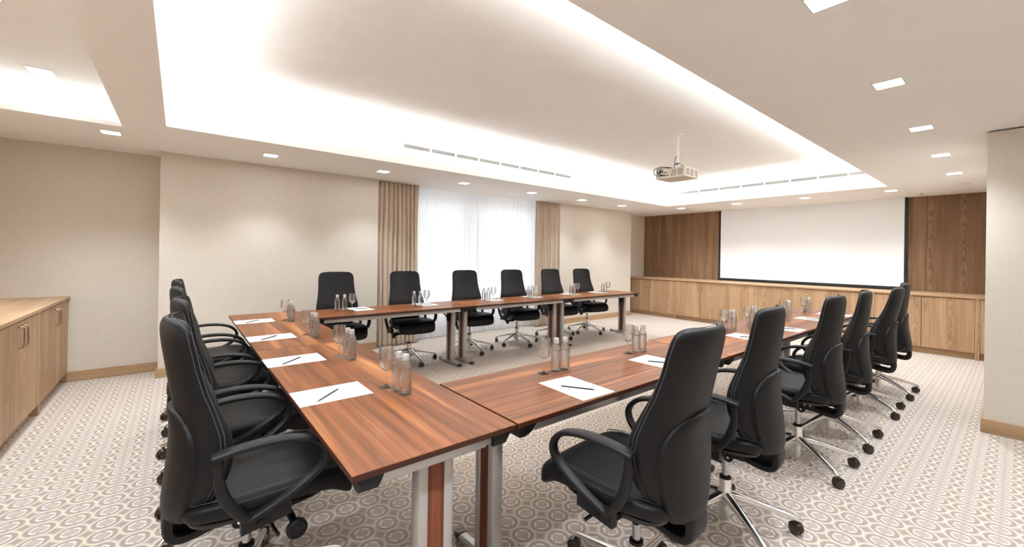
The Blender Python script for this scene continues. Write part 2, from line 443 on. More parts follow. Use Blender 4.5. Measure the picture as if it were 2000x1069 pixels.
# window: frame, mullion, panes
fr = MB()
y0, y1 = YN + .06, YN + .12
fr.box((WX0, y0, WZ0), (WX0 + .06, y1, WZ1)); fr.box((WX1 - .06, y0, WZ0), (WX1, y1, WZ1))
fr.box((WX0, y0, WZ0), (WX1, y1, WZ0 + .06)); fr.box((WX0, y0, WZ1 - .06), (WX1, y1, WZ1)); fr.box((3.98, y0 - .02, WZ0), (4.13, y1, WZ1))
fo = fr.build('window_1', 'frame', smooth=0); struct(fo, 'window behind the sheer curtain')
MB().box((WX0 + .06, YN + .085, WZ0 + .06), (WX1 - .06, YN + .091, WZ1 - .06)).build('window_pane', 'pane', fo, 0)

# ------------------------------------------------------------------ curtains
def curtain(name, x0, x1, y, amp, pitch, mat, label, cat, group, seed, z0=.012, top=ZC - .004, th=.0):
    rnd = random.Random(seed); n = int((x1 - x0) / .006); ph = 0; xy = []
    for i in range(n + 1):
        x = x0 + (x1 - x0) * i / n
        ph += 2 * PI * .006 / (pitch * (1 + .25 * math.sin(i * .013 + seed)))
        xy.append((x, ph))
    zs = [z0, .05, .3, .8, 1.3, 1.8, 2.2, top - .06, top]
    am = [1.25, 1.2, 1.1, 1., .95, .85, .7, .55, .5]
    rings = []
    vs = []; fs = []
    for zi, (z, a) in enumerate(zip(zs, am)):
        for j, (x, p) in enumerate(xy):
            yy = y + amp * a * (math.sin(p) + .28 * math.sin(2.3 * p + seed) * (1 if zi < 6 else .5)) + .01 * math.sin(x * 9 + z)
            xx = x + amp * .35 * a * math.cos(p) + .006 * math.sin(z * 3 + j * .05)
            vs.append((xx, yy, z))
    k = len(xy)
    for zi in range(len(zs) - 1):
        for j in range(k - 1):
            fs.append((zi * k + j, zi * k + j + 1, (zi + 1) * k + j + 1, (zi + 1) * k + j))
    me = bpy.data.meshes.new(name); me.from_pydata(vs, [], fs); me.materials.append(M[mat]); me.shade_smooth()
    o = bpy.data.objects.new(name, me); COL.objects.link(o)
    if th:
        s = o.modifiers.new('thickness', 'SOLIDIFY'); s.thickness = th
    tag(o, label, cat, group); return o
curtain('curtain', 2.225, 2.865, 5.83, .034, .056, 'curtain', 'taupe pleated curtain drawn aside at the window end farther from the screen', 'curtain', 'taupe curtains', 1.2, th=.002)
curtain('curtain', 5.30, 5.885, 5.83, .034, .056, 'curtain', 'taupe pleated curtain drawn aside at the window end nearer the screen', 'curtain', 'taupe curtains', 2.9, th=.002)
curtain('sheer_curtain', 2.74, 4.10, 6.03, .026, .075, 'sheer', 'white sheer curtain, the half farther from the screen', 'curtain', 'white sheer curtains', 4.1)
curtain('sheer_curtain', 4.09, 5.50, 6.03, .026, .075, 'sheer', 'white sheer curtain, the half nearer the screen', 'curtain', 'white sheer curtains', 5.3)

# ------------------------------------------------------------------ downlights
def downlight(x, y, z, label, group, power=30., size=.125, col=(.86, .935, 1.), cone=125, lamp=True):
    e = empty('downlight', (x, y, z))
    tag(e, label, 'ceiling light', group)
    h = size / 2; t = .008
    m = MB()
    for a, b in (((-h - t, -h - t), (h + t, -h)), ((-h - t, h), (h + t, h + t)), ((-h - t, -h), (-h, h)), ((h, -h), (h + t, h))):
        m.box((a[0], a[1], -.004), (b[0], b[1], 0.), 0)
    m.build('trim_frame', 'white_plastic', e, 0)
    MB().box((-h, -h, -.002), (h, h, 0.)).build('diffuser', 'downlight', e, 0)
    if lamp:
        l = bpy.data.lights.new('downlight_lamp', 'SPOT'); l.energy = power; l.color = col
        l.spot_size = math.radians(cone); l.spot_blend = .9; l.shadow_soft_size = .05
        lo = bpy.data.objects.new('downlight_lamp', l); COL.objects.link(lo); lo.location = (0, 0, -.03); lo.parent = e
    return e
ORD = ['first', 'second', 'third', 'fourth', 'fifth', 'sixth', 'seventh', 'eighth']
for i, x in enumerate([-.49, .767, 2.033, 3.26, 4.593, 5.852, 7.085][::-1]):
    downlight(x, 5.172, ZC, 'square downlight in the strip above the window wall, %s from the screen' % ORD[i], 'downlights along the window wall', 20., cone=104)
for i, y in enumerate([4.555, 3.428, 2.32, 1.226]):
    downlight(8.31, y, ZC, 'square downlight over the screen wall cabinets, %s from the window wall' % ORD[i], 'downlights before the screen', 28.)
for i, x in enumerate([7.167, 5.85, 4.557, 3.272, 2.025, .77, -.49]):
    downlight(x, .50, ZC, 'square downlight on the side opposite the window, %s from the screen' % ORD[i], 'downlights opposite the window', 26.)
for i, y in enumerate([4.50, 3.30, 2.1, .9]):
    downlight(-.80, y, ZD, 'square downlight in the small recess over the sideboard, %s from the window wall' % ORD[i], 'downlights over the sideboard', 28., col=(.84, .93, 1.))
for i, (x, y) in enumerate([(-.4, -1.6), (1.2, -1.6), (2.8, -1.6), (4.2, -1.6)]):  # unseen row behind the camera, added as fill light
    downlight(x, y, ZC, 'square added fill downlight at the back of the room, %s from the sideboard' % ORD[i], 'added fill downlights at the back of the room', 26.)

# small ceiling fittings
sp = empty('sprinkler', (8.893, .96, ZC + .003)); tag(sp, 'small white sprinkler head in the ceiling beside the screen', 'sprinkler')
MB().lathe([(.0, 0), (.028, 0), (.028, -.006), (.012, -.01), (.0, -.01)], 16).build('rose', 'white_plastic', sp)
MB().lathe([(.0, -.008), (.008, -.008), (.008, -.03), (.016, -.034), (.016, -.036), (0, -.036)], 12).build('deflector', 'alu_dark', sp)
sd = empty('smoke_detector', (8.223, .476, ZC + .002)); tag(sd, 'flat round smoke detector on the ceiling near the screen', 'detector')
MB().lathe([(0, 0), (.06, 0), (.06, -.006), (.045, -.012), (0, -.012)], 24).build('cover', 'white_plastic', sd)

# linear vents
def vent(name, length, label):
    e = empty(name); tag(e, label, 'air vent', 'linear air vents in the coffer')
    h = .05
    fr = MB(); fr.box((-.012, -.006, -.008), (length + .012, 0, 0), .0); fr.box((-.012, -.006, h), (length + .012, 0, h + .008)); fr.box((-.012, -.006, 0), (0, 0, h)); fr.box((length, -.006, 0), (length + .012, 0, h))
    k = 8
    for i in range(1, k): fr.box((length * i / k - .012, -.005, 0), (length * i / k + .012, 0, h))
    fr.build('vent_frame', 'vent', e, 0)
    MB().box((0, -.0015, 0), (length, 0, h)).build('throat', 'vent_dark', e, 0)
    s = MB()
    for j in range(4): s.box((0, -.004, .004 + j * .012), (length, -.0015, .009 + j * .012))
    s.build('louvre', 'louvre', e, 0)
    return e
v1 = vent('linear_vent', 2.95, 'long slotted air vent in the coffer side toward the window'); v1.location = (2.10, b1, 2.655)
v2 = vent('linear_vent', 3.1, 'long slotted air vent in the coffer side toward the screen'); v2.location = (a1, 4.37, 2.655); v2.rotation_euler = (0, 0, -PI / 2)

# ------------------------------------------------------------------ projector
pj = empty('ceiling_projector', (4.527, 2.536, ZT)); tag(pj, 'cream projector hanging from the ceiling coffer on a white pole', 'projector')
bz0, bz1 = 2.282 - ZT, 2.392 - ZT
bx0, bx1, by0, by1 = 4.37 - 4.527, 4.68 - 4.527, 2.354 - 2.536, 2.719 - 2.536
body = MB().box((bx0, by0, bz0), (bx1, by1, bz1), .008, 3).build('body', 'projector', pj)
MB().lathe([(0, 0), (.06, 0), (.06, -.012), (0, -.012)], 24).build('ceiling_plate', 'white_plastic', pj)
MB().lathe([(.016, -.01), (.016, bz1 + .07)], 16).build('pole', 'white_plastic', pj)
br = MB(); br.box((-.02, -.03, bz1 + .0), (.02, -.024, bz1 + .08)); br.box((-.02, .024, bz1), (.02, .03, bz1 + .08)); br.box((-.07, -.09, bz1), (.07, .09, bz1 + .008), .002); br.box((-.02, -.03, bz1 + .07), (.02, .03, bz1 + .08))
br.build('mount_bracket', 'alu', pj)
for (x, y) in ((bx0 + .03, by0 + .05), (bx0 + .03, by1 - .05), (bx1 - .03, by0 + .05)):
    MB().lathe([(0, 0), (.012, 0), (.012, .012), (0, .012)], 12, (x, y, bz1)).build('foot', 'dark', pj)
vt = MB()
for k in range(3):
    x0 = bx0 + .018 + k * .098
    for j in range(11): vt.box((x0 + j * .0072, by0 - .0012, bz0 + .016), (x0 + j * .0072 + .0045, by0 + .001, bz1 - .016))
for k in range(2):
    for j in range(8): vt.box((bx0 - .0012, by0 + .03 + k * .075 + j * .0072, bz0 + .02), (bx0 + .001, by0 + .0345 + k * .075 + j * .0072, bz1 - .016))
vt.build('vent_grille', 'proj_vent', body, 0)
MB().lathe([(0, 0), (.035, 0), (.035, .03), (.028, .03), (.026, .01), (0, .01)], 24, mat=Matrix.Translation((bx1, by1 - .09, (bz0 + bz1) / 2)) @ Matrix.Rotation(PI / 2, 4, 'Y')).build('lens', 'gloss_plastic', body)
po = MB()
for y, z, a, b_ in ((.20, .028, .03, .01), (.24, .028, .02, .01), (.28, .03, .022, .012), (.16, .026, .012, .012), (.22, .062, .05, .008), (.30, .062, .02, .016)):
    po.box((bx0 - .002, by0 + y, bz0 + z), (bx0 + .002, by0 + y + a, bz0 + z + b_))
po.build('port', 'dark', body, 0)
def cable(pts, r=.004): MB().tube(smooth_path(pts, 8), r, n=8, up=(0, 0, 1)).build('cable', 'gloss_plastic', pj)
cable([(-.01, .0, bz1 + .16), (-.035, .01, bz1 + .12), (-.03, .02, bz1 + .03), (-.06, .06, bz1 + .03), (bx0, by1 - .06, bz1 + .03), (bx0 - .05, by1 - .01, bz1 - .01), (bx0 - .05, by1 - .03, bz0 + .04), (bx0 - .003, by1 - .10, bz0 + .033)])
cable([(-.02, .03, bz1 + .02), (bx0 + .03, by1 - .09, bz1 + .02), (bx0 - .04, by1 - .05, bz1 + .0), (bx0 - .045, by1 - .06, bz0 + .05), (bx0 - .003, by1 - .13, bz0 + .033)])
cable([(-.02, .05, bz1 + .015), (bx0 - .02, by1 - .04, bz1 - .0), (bx0 - .03, by1 - .05, bz0 + .07), (bx0 - .003, by1 - .07, bz0 + .07)], .003)
MB().box((bx0 - .03, by1 - .1, bz1 - .035), (bx0 - .004, by1 - .06, bz1 - .015), .004).build('plug', 'gloss_plastic', pj)

# ------------------------------------------------------------------ projection screen
ps = empty('projection_screen', (9.30, 2.67, 0)); tag(ps, 'wide white projection screen with black border lowered before the oak wall', 'projection screen')
y0, y1, z0, z1 = 1.165 - 2.67, 4.215 - 2.67, .885, ZC
sx0, sx1 = .028, .034
MB().box((sx0, y0 + .04, z0 + .05), (sx1, y1 - .04, z1)).build('screen_fabric', 'screen', ps, 0)
bd = MB(); bd.box((sx0, y0, z0 + .028), (sx1, y0 + .04, z1)); bd.box((sx0, y1 - .04, z0 + .028), (sx1, y1, z1)); bd.box((sx0, y0 + .04, z0 + .028), (sx1, y1 - .04, z0 + .05))
bd.build('black_border', 'black', ps, 0)
MB().box((sx0 - .014, y0 - .015, z0), (sx1 + .014, y1 + .015, z0 + .03), .006).build('bottom_bar', 'black', ps)

# ------------------------------------------------------------------ cabinets
def handle(parent, x, y, z0, z1, out):
    """slim D-pull: out is the direction (+-1 along x) it stands off"""
    o = .032 * out
    pts = [(x, y, z0), (x + o * .8, y, z0), (x + o, y, z0 + .008), (x + o, y, z1 - .008), (x + o * .8, y, z1), (x, y, z1)]
    MB().tube(pts, .0058, n=8, up=(0, 1, 0)).build('handle', 'brass', parent)

def cabinet(xf, xb, y0, y1, h, out, label, group, name='cupboard', doors=2, stile=.022, cat='cabinet'):
    """front plane at xf, looking along out; y0<y1"""
    e = empty(name, (xf, (y0 + y1) / 2, 0)); tag(e, label, cat, group)
    yc = (y0 + y1) / 2; s = out
    def bx(m, xa, xb_, ya, yb, za, zb, bev=0.): 
        a, b = sorted((xa - xf, xb_ - xf)); m.box((a, ya - yc, za), (b, yb - yc, zb), bev, 1)
    m = MB()
    bx(m, xf - s * .024, xb, y0 + .001, y1 - .001, .10, h)                   # body
    bx(m, xf, xb, y0 + .001, y0 + stile, 0, h); bx(m, xf, xb, y1 - stile, y1 - .001, 0, h)
    m.build('body', 'oak', e, 0)
    k = MB(); bx(k, xf - s * .05, xf - s * .07, y0 + stile, y1 - stile, 0, .10); k.build('toe_kick', 'oak_h', e, 0)
    ya, yb = y0 + stile + .0005, y1 - stile - .0005
    n = doors; wd = (yb - ya) / n
    for i in range(n):
        d = MB(); bx(d, xf + s * .001, xf - s * .021, ya + wd * i + .0035, ya + wd * (i + 1) - .0035, .095, h - .012, .0012)
        do = d.build('door', 'oak', e, 0)
        if n == 2:
            hy = (ya + yb) / 2 + (-.045 if i == 0 else .045) - yc
            handle(do, 0., hy, .655, .805, s)
    return e
HT = .879; th = .03
DIV = [5.905 + .22, 4.817, 3.695, 2.583, 1.470, .360]
for i in range(5):
    cabinet(8.603, 9.385, DIV[i + 1], DIV[i] if i else 6.14, HT - th, -1, 'low oak double door cupboard under the screen wall, %s from the window wall' % ORD[i], 'oak cupboards below the screen')
cabinet(8.603, 9.385, YP + .002, .360, HT - th, -1, 'narrow oak cupboard end panel beside the projecting wall', 'oak cupboards below the screen', doors=1)
t = MB().box((8.59, YP + .002, HT - th), (9.393, 6.145, HT), .003, 1).build('cupboard_worktop', 'oak_h', smooth=0); tag(t, 'long oak top running over the cupboards under the screen', 'worktop')
LD = [YR - .002, 5.045, 3.93, 2.815, 1.70]
for i in range(4):
    cabinet(-.877, -1.58, LD[i + 1], LD[i], HT - th, 1, 'oak double door sideboard unit, %s from the window wall' % ORD[i], 'oak sideboard units', name='sideboard_unit')
t = MB().box((-1.60, 1.69, HT - th), (-.862, YR - .002, HT), .003, 1).build('sideboard_worktop', 'oak_h', smooth=0); tag(t, 'long pale oak top of the sideboard', 'worktop')

# ------------------------------------------------------------------ tables
TH, TD = .74, .596
def make_table(length, name='conference_table'):
    """length along local x, depth along local y, origin on the floor at the middle; user side is -y"""
    e = empty(name); hl, hd = length / 2 - .0015, TD / 2
    tp = MB().box((-hl, -hd, TH - .021), (hl, hd, TH), .004, 2)
    top = tp.build('tabletop', ['walnut', 'walnut_edge'], e, 0)
    for p in top.data.polygons:
        if p.normal.z < .5: p.material_index = 1
    # apron rails
    for s in (-1, 1):
        m = MB().box((-hl + .11, s * (hd - .045) - .012, TH - .066), (hl - .11, s * (hd - .045) + .012, TH - .021), .006, 2)
        m.box((-hl + .11, s * (hd - .04) - .006, TH - .048), (hl - .11, s * (hd - .04) + .010, TH - .03), .003, 1)
        m.build('rail', 'alu', e)
        m = MB().box((s * (hl - .035) - .011, -hd + .095, TH - .056), (s * (hl - .035) + .011, hd - .095, TH - .021), .005, 2)
        m.box((s * (hl - .045) - .016, -hd + .11, TH - .066), (s * (hl - .045) + .012, hd - .11, TH - .052), .004, 1)
        m.build('end_rail', 'alu', e)
    # moulded corner blocks
    for sx in (-1, 1):
        for sy in (-1, 1):
            n = 7; rings = []
            for i in range(n):
                t = i / (n - 1); x = hl - .012 - t * .10
                dz = .016 + .036 * math.sin(PI * min(1, .2 + t * .8)) ** .6 if 0 < t < 1 else .02
                w0, w1 = hd - .014, hd - .10 + .03 * t
                rings.append([(sx * x, sy * w0, TH - .0215), (sx * x, sy * w1, TH - .0215), (sx * x, sy * (w1 + .008), TH - .021 - dz), (sx * x, sy * (w0 - .014), TH - .021 - dz)])
            MB().loft(rings).build('corner_block', 'plastic', e, 30)
    # T-legs
    for s in (-1, 1):
        x = s * (hl - .085)
        lg = MB()
        for q in (-1, 1): lg.box((x - .028, q * .047 - .018, .045), (x + .028, q * .047 + .018, TH - .06), .006, 2)
        leg = lg.build('leg', 'alu', e)
        MB().box((x - .024, -.031, .045), (x + .024, .031, TH - .062)).build('inlay', 'walnut_v', leg, 0)
        ft = []
        for i in range(13):
            t = -1 + i / 6; zt = .046 - .014 * abs(t) ** 1.6
            ft.append([(x - .024, t * .205, .012), (x + .024, t * .205, .012), (x + .024, t * .205, zt - .006), (x + .014, t * .205, zt), (x - .014, t * .205, zt), (x - .024, t * .205, zt - .006)])
        MB().loft(ft).build('foot_bar', 'alu', leg, 30)
        for q in (-1, 1):
            m = MB().box((x - .026, q * .222 - .022, .004), (x + .026, q * .222 + .022, .036), .008, 2); m.lathe([(0, 0), (.018, 0), (.018, .006), (0, .006)], 12, (x, q * .215, 0))
            m.build('foot_cap', 'castor', leg)
        # fold mechanism: collar and diagonal strut
        xa_, xb_ = sorted((x - s * .029, x - s * .052)); m = MB().box((xa_, -.075, TH - .10), (xb_, .075, TH - .03), .006, 2)
        m.tube([(x - s * .04, 0, TH - .18), (x - s * .09, 0, TH - .12), (x - s * .19, 0, TH - .035)], .012, .009, n=8, up=(0, 1, 0))
        m.box((xa_, -.026, TH - .21), (xb_, .026, TH - .08), .006, 2)
        m.build('fold_bracket', 'plastic', e)
    return e
LX = [.981, 2.755, 4.528, 6.290]
tabs = []
base_t = make_table(1.77)
YN0, YF0 = 1.163, 4.195
g = 'walnut folding conference tables'
def put(o, x, y, rz, label):
    o.location = (x, y, 0); o.rotation_euler = (0, 0, rz); tag(o, label, 'table', g); return o
KIDS.clear()
spec = []
for i in range(3):
    xm = (LX[i] + LX[i + 1]) / 2
    spec.append((xm, YN0 + TD / 2, 0, 'walnut folding table in the row opposite the window, %s from the screen' % ORD[2 - i]))
    spec.append((xm, YF0 + TD / 2, PI, 'walnut folding table in the row before the curtained window, %s from the screen' % ORD[2 - i]))
for i, sp_ in enumerate(spec):
    o = base_t if i == 0 else copy_tree(base_t)
    put(o, *sp_)
t1 = make_table(1.838); KIDS.pop(t1, None)
put(t1, .381 + TD / 2, 1.163 + .919, -PI / 2, 'walnut folding end table facing the screen, the one farther from the window')
t2 = copy_tree(t1); put(t2, .381 + TD / 2, 1.163 + .919 + 1.84, -PI / 2, 'walnut folding end table facing the screen, the one nearer the window')

# ------------------------------------------------------------------ office chair
def superell(w, d, p, n):
    r = []
    for i in range(n):
        a = 2 * PI * i / n; c_, s_ = math.cos(a), math.sin(a)
        r.append((w * math.copysign(abs(c_) ** (2 / p), c_), d * math.copysign(abs(s_) ** (2 / p), s_)))
    return r

# z, half width, y rear, y front
BACK = [(.448, .05, -.226, -.190), (.454, .088, -.234, -.176), (.474, .126, -.240, -.160), (.51, .162, -.240, -.140), (.56, .196, -.234, -.116), (.62, .220, -.226, -.095), (.69, .232, -.218, -.083),
        (.76, .227, -.214, -.091), (.83, .214, -.218, -.116), (.90, .203, -.227, -.145), (.98, .197, -.237, -.169), (1.06, .195, -.246, -.186), (1.10, .188, -.248, -.194), (1.122, .172, -.245, -.199), (1.134, .143, -.238, -.206), (1.138, .10, -.230, -.212)]
def back_at(z):
    for a, b in zip(BACK, BACK[1:]):
        if z <= b[0]:
            t = max(0, (z - a[0]) / (b[0] - a[0])); return [a[i] + (b[i] - a[i]) * t for i in range(1, 4)]
    return list(BACK[-1][1:])

def make_chair():
    e = empty('office_chair')
    # --- upper part
    rings = []
    for z, w, yr, yf in smooth_path(BACK, 4):
        yc, d = (yr + yf) / 2, (yf - yr) / 2
        ring = []
        for x, y in superell(w, d, 3.0, 40):
            wrap = .26 * x * x / max(w, .05) * .9           # sides come forward
            front = .05 * (1 - (x / w) ** 2) if y > 0 else 0  # hollow front
            ring.append((x, yc + y + wrap - front * .35, z))
        rings.append(ring)
    back = MB().loft(rings).build('backrest', 'leather', e, 60)
    for off in (-.006, .006):
        st = MB()
        path = []
        zs = [.52 + i * .02 for i in range(30)]
        for s in (1, -1):
            seg = []
            for z in zs:
                w, yr, yf = back_at(z); seg.append((s * (w + .0008) , (yr + yf) / 2 + .26 * w * .9 + off + .018 * .0, z))
            if s == -1: seg = seg[::-1]
            path += seg
            if s == 1:
                for k in range(1, 8):
                    x = .17 - k * .34 / 8; w, yr, yf = back_at(1.137)
                    path.append((x, (yr + yf) / 2 + .26 * x * x / .15 * .9 + off, 1.137 if abs(x) < .12 else 1.128))
        st.tube(path, .0016, n=5, up=(0, 1, 0))
        st.build('stitching', 'stitch', back)
    # rear cover panel
    rings = []
    for z, w in smooth_path([(.430, .035), (.436, .075), (.458, .112), (.50, .145), (.56, .174), (.63, .191), (.70, .190), (.755, .174), (.795, .143), (.820, .100), (.830, .05)], 4):
        bw, yr, yf = back_at(z)
        ring = []
        for x, y in superell(w, .5, 3.4, 32):
            wrap = .26 * x * x / max(bw, .05) * .9
            bz = max(0., (.45 - z)) * .6
            yy = (yr - .016 + bz) if y < 0 else (yr + .035)
            edge = .016 * (abs(x) / w) ** 4
            if y < 0: yy += edge
            ring.append((x, yy + wrap, z))
        rings.append(ring)
    MB().loft(rings).build('back_cover', 'leather', e, 50)
    # back support loop below
    pts = smooth_path([(0, .02, .405), (0, -.10, .390), (0, -.17, .376), (0, -.212, .378), (0, -.232, .402), (0, -.232, .45), (0, -.218, .51)], 5)
    MB().tube(pts, [.066] * len(pts), .019, n=16, up=(1, 0, 0), power=4).build('back_support', 'plastic', e)
    # seat cushion: sections along y: y, half width, z low, z high
    SEAT = [(-.205, .10, .482, .502), (-.202, .150, .472, .514), (-.18, .190, .466, .527), (-.13, .214, .463, .534), (-.05, .234, .462, .536), (.08, .245, .462, .540), (.18, .245, .458, .544), (.235, .240, .446, .542), (.275, .232, .424, .534), (.305, .222, .404, .516), (.325, .206, .400, .490), (.336, .17, .410, .466), (.338, .13, .420, .452)]
    rings = []
    for y, w, zl, zh in smooth_path(SEAT, 4):
        zc_, h = (zl + zh) / 2, (zh - zl) / 2
        rings.append([(x, y, zc_ + z + (.012 * (abs(x) / .245) ** 3 if z > 0 else 0)) for x, z in superell(w, h, 3.6, 40)])
    seat = MB().loft(rings).build('seat', 'leather', e, 60)
    for s in (-1, 1):
        for o_ in (.022, .034):
            MB().tube([(s * (w - o_), y, zh + .003) for y, w, zl, zh in smooth_path(SEAT[2:9], 4)], .0014, n=5, up=(0, 0, 1)).build('stitching', 'stitch', seat)
    PAN = [(-.195, .10, .462, .476), (-.18, .165, .452, .479), (-.12, .205, .446, .478), (.05, .225, .444, .475), (.16, .215, .442, .470), (.22, .18, .437, .462)]
    MB().loft([[(x, y, (zl + zh) / 2 + z) for x, z in superell(w, (zh - zl) / 2, 4, 28)] for y, w, zl, zh in smooth_path(PAN, 3)]).build('seat_pan', 'gloss_plastic', e)
    # mechanism
    m = MB().box((-.07, -.11, .372), (.07, .14, .450), .015, 3)
    m.box((-.085, -.03, .372), (.085, .05, .428), .01, 2)
    m.tube([(-.075, -.035, .375), (.075, -.035, .375)], .022, n=16, up=(0, 0, 1))
    mech = m.build('tilt_mechanism', 'plastic', e)
    b = MB()
    for s in (-1, 1):
        for (y, z) in ((-.035, .375), (-.085, .41), (-.055, .41)):
            b.lathe([(0, 0), (.006, 0), (.006, .004), (0, .004)], 10, mat=Matrix.Translation((s * (.0745 if z < .4 else .0705) - (.0 if s > 0 else .004), y, z)) @ Matrix.Rotation(PI / 2, 4, 'Y'))
    b.build('bolt', 'chrome', mech)
    # tension knob and levers (user's right)
    kn = MB(); kn.tube([(.05, .10, .395), (.16, .115, .385), (.232, .118, .372)], .013, n=12, up=(0, 0, 1))
    kn.lathe([(0, 0), (.03, 0), (.035, .006), (.035, .02), (.028, .026), (.027, .022), (.014, .022), (.012, .026), (0, .026)], 20, mat=Matrix.Translation((.225, .118, .372)) @ Matrix.Rotation(PI / 2, 4, 'Y'))
    kn.build('tension_knob', 'plastic', e)
    MB().tube(smooth_path([(.06, .04, .40), (.15, .045, .395), (.20, .05, .385), (.235, .06, .372)], 4), [.008] * 13, .006, n=8, up=(0, 0, 1)).build('height_lever', 'plastic', e)
    MB().tube(smooth_path([(-.06, .06, .40), (-.16, .07, .395), (-.225, .085, .38)], 4), .007, n=8, up=(0, 0, 1)).build('tilt_lever', 'plastic', e)
    # armrests: open hoops
    for s in (-1, 1):
        A = [(.268, -.135, .722, .024, .010), (.272, -.09, .730, .026, .011), (.275, -.01, .736, .027, .011), (.276, .08, .730, .026, .011), (.275, .155, .706, .022, .011), (.272, .200, .660, .020, .011),
             (.268, .200, .610, .020, .012), (.262, .160, .562, .020, .013), (.258, .09, .520, .021, .013), (.255, .02, .490, .021, .012), (.252, -.035, .470, .021, .011)]
        B = [(.252, -.030, .470, .019, .014), (.256, -.065, .510, .018, .016), (.262, -.098, .570, .016, .018), (.267, -.116, .635, .015, .016), (.269, -.120, .690, .014, .012), (.269, -.118, .722, .014, .010)]
        A = [(a_, b_, c_ - .01 * min(1, max(0, (c_ - .47) / .2)), d_, e_) for a_, b_, c_, d_, e_ in A]; B = [(a_, b_, c_ - .01 * min(1, max(0, (c_ - .47) / .2)), d_, e_) for a_, b_, c_, d_, e_ in B]
        m = MB()
        for pth in (A, B):
            q = smooth_path(pth, 5)
            m.tube([(s * a, b_, c_) for a, b_, c_, _, _ in q], [a[3] for a in q], [a[4] for a in q], n=14, up=(1, 0, 0), power=3)
        arm = m.build('armrest', 'plastic', e, 50)
        m = MB()
        m.loft([[(s * x, -.055, z0_), (s * x, .095, z1_), (s * x, .095, z1_ + .055), (s * x, -.055, .484)] for x, z0_, z1_ in ((.228, .425, .445), (.262, .428, .448))])
        m.tube([(s * .262, .02, .455), (s * .20, .0, .418), (s * .06, 0, .405)], .03, .009, n=10, up=(0, 1, 0), power=4)
        m.build('arm_bracket', 'plastic', arm, 30)
    # --- star base
    MB().lathe([(.0, .36), (.0165, .36), (.0165, .25), (0, .25)][::-1], 20).build('gas_column', 'gas', e)
    MB().lathe([(.014, .234), (.027, .234), (.027, .246), (.022, .250), (.0165, .250)], 20).build('column_collar', 'plastic', e)
    MB().lathe([(0, .03), (.022, .03), (.022, .10), (.030, .105), (.034, .12), (.034, .165), (.029, .19), (.028, .235), (.0, .235)], 24).build('hub', 'chrome', e)
    for k in range(5):
        a = PI / 2 + k * 2 * PI / 5; ca, sa = math.cos(a), math.sin(a); px, py = -sa, ca
        SR = .975
        st_ = [(.022, .150, .018, .020), (.06, .146, .019, .018), (.14, .130, .016, .014), (.23, .108, .013, .011), (.30, .090, .0115, .010), (.328, .081, .011, .010), (.345, .074, .009, .008)]
        q = smooth_path(st_, 3)
        m = MB().tube([(r * ca, r * sa, z) for r, z, _, _ in q], [a_[2] * 1.2 for a_ in q], [a_[3] * 1.2 for a_ in q], n=14, up=(px, py, 0), power=2.6)
        leg = m.build('leg', 'chrome', e)
        rot = a + .6 + k * .5
        T = Matrix.Translation((.332 * ca, .332 * sa, 0)) @ Matrix.Rotation(rot, 4, 'Z')
        cs = MB().lathe([(0, .085), (.006, .085), (.006, .05), (0, .05)][::-1], 10, mat=T)
        arc = [T @ Vector((.012 + .029 * math.cos(t), 0, .029 + .031 * math.sin(t))) for t in [PI * (.05 + .9 * i / 8) for i in range(9)]]
        up = (T.to_3x3() @ Vector((0, 1, 0)))
        cs.tube(arc, .017, .003, n=10, up=up, power=4)
        co = cs.build('castor', 'castor', leg)
        wm = MB()
        for s in (-1, 1):
            R = T @ Matrix.Translation((.012, s * .0125, .0286)) @ Matrix.Rotation(PI / 2, 4, 'X')
            wm.lathe([(0, -.010), (.022, -.010), (.027, -.007), (.0285, 0), (.027, .007), (.022, .010), (0, .010)], 22, mat=R)
        # wheels stay part of the castor (deepest level)
        n0 = len(co.data.vertices)
        wv = [v for v in wm.v]
        bm = bmesh.new(); bm.from_mesh(co.data)
        vv = [bm.verts.new(v) for v in wv]
        for f_ in wm.f: bm.faces.new([vv[i] for i in f_])
        bmesh.ops.recalc_face_normals(bm, faces=bm.faces); bm.to_mesh(co.data); bm.free()
        co.data.shade_smooth(); co.data.set_sharp_from_angle(angle=math.radians(40))
    return e

chair0 = make_chair(); KIDS.clear()
D = math.radians
CH = []
near = [(1.42, .945, 4, -4, 5), (2.20, .945, 6, 0, 0), (3.28, .94, 3, -2, 0), (4.0, .935, 10, -1, 0), (4.98, .935, 4, 0, 5), (5.76, .93, 8, -2, -1)]
for i, (x, y, r, b, t) in enumerate(near):
    CH.append((x, y, r, b, t, 'black leather chair in the row opposite the window, %s from the screen' % ORD[5 - i]))
far = [(1.44, 4.90, 178, 178, 0), (2.274, 4.86, 176, 180, 0), (3.213, 4.903, 174, 176, 0), (4.077, 4.895, 172, 176, 0), (4.953, 4.914, 174, 180, 0), (5.736, 4.907, 172, 173, 0)]
for i, (x, y, r, b, t) in enumerate(far):
    CH.append((x, y, r, b, t, 'black leather chair in the row before the window, %s from the screen' % ORD[5 - i]))
left = [(.214, 1.86, -88, -90, 1.5), (.225, 2.55, -91, -90, .8), (.204, 3.336, -90, -90, 0), (.203, 4.12, -90, -90, 0)]
for i, (x, y, r, b, t) in enumerate(left):
    CH.append((x, y, r, b, t, 'black leather chair at the end tables facing the screen, %s from the window' % ORD[3 - i]))
chairs = []
for i, (x, y, r, b, t, lab) in enumerate(CH):
    o = chair0 if i == 0 else copy_tree(chair0)
    o.location = (x, y, 0); o.rotation_euler = (0, 0, D(r)); tag(o, lab, 'office chair', 'black office chairs around the tables'); chairs.append((o, b - r, t))
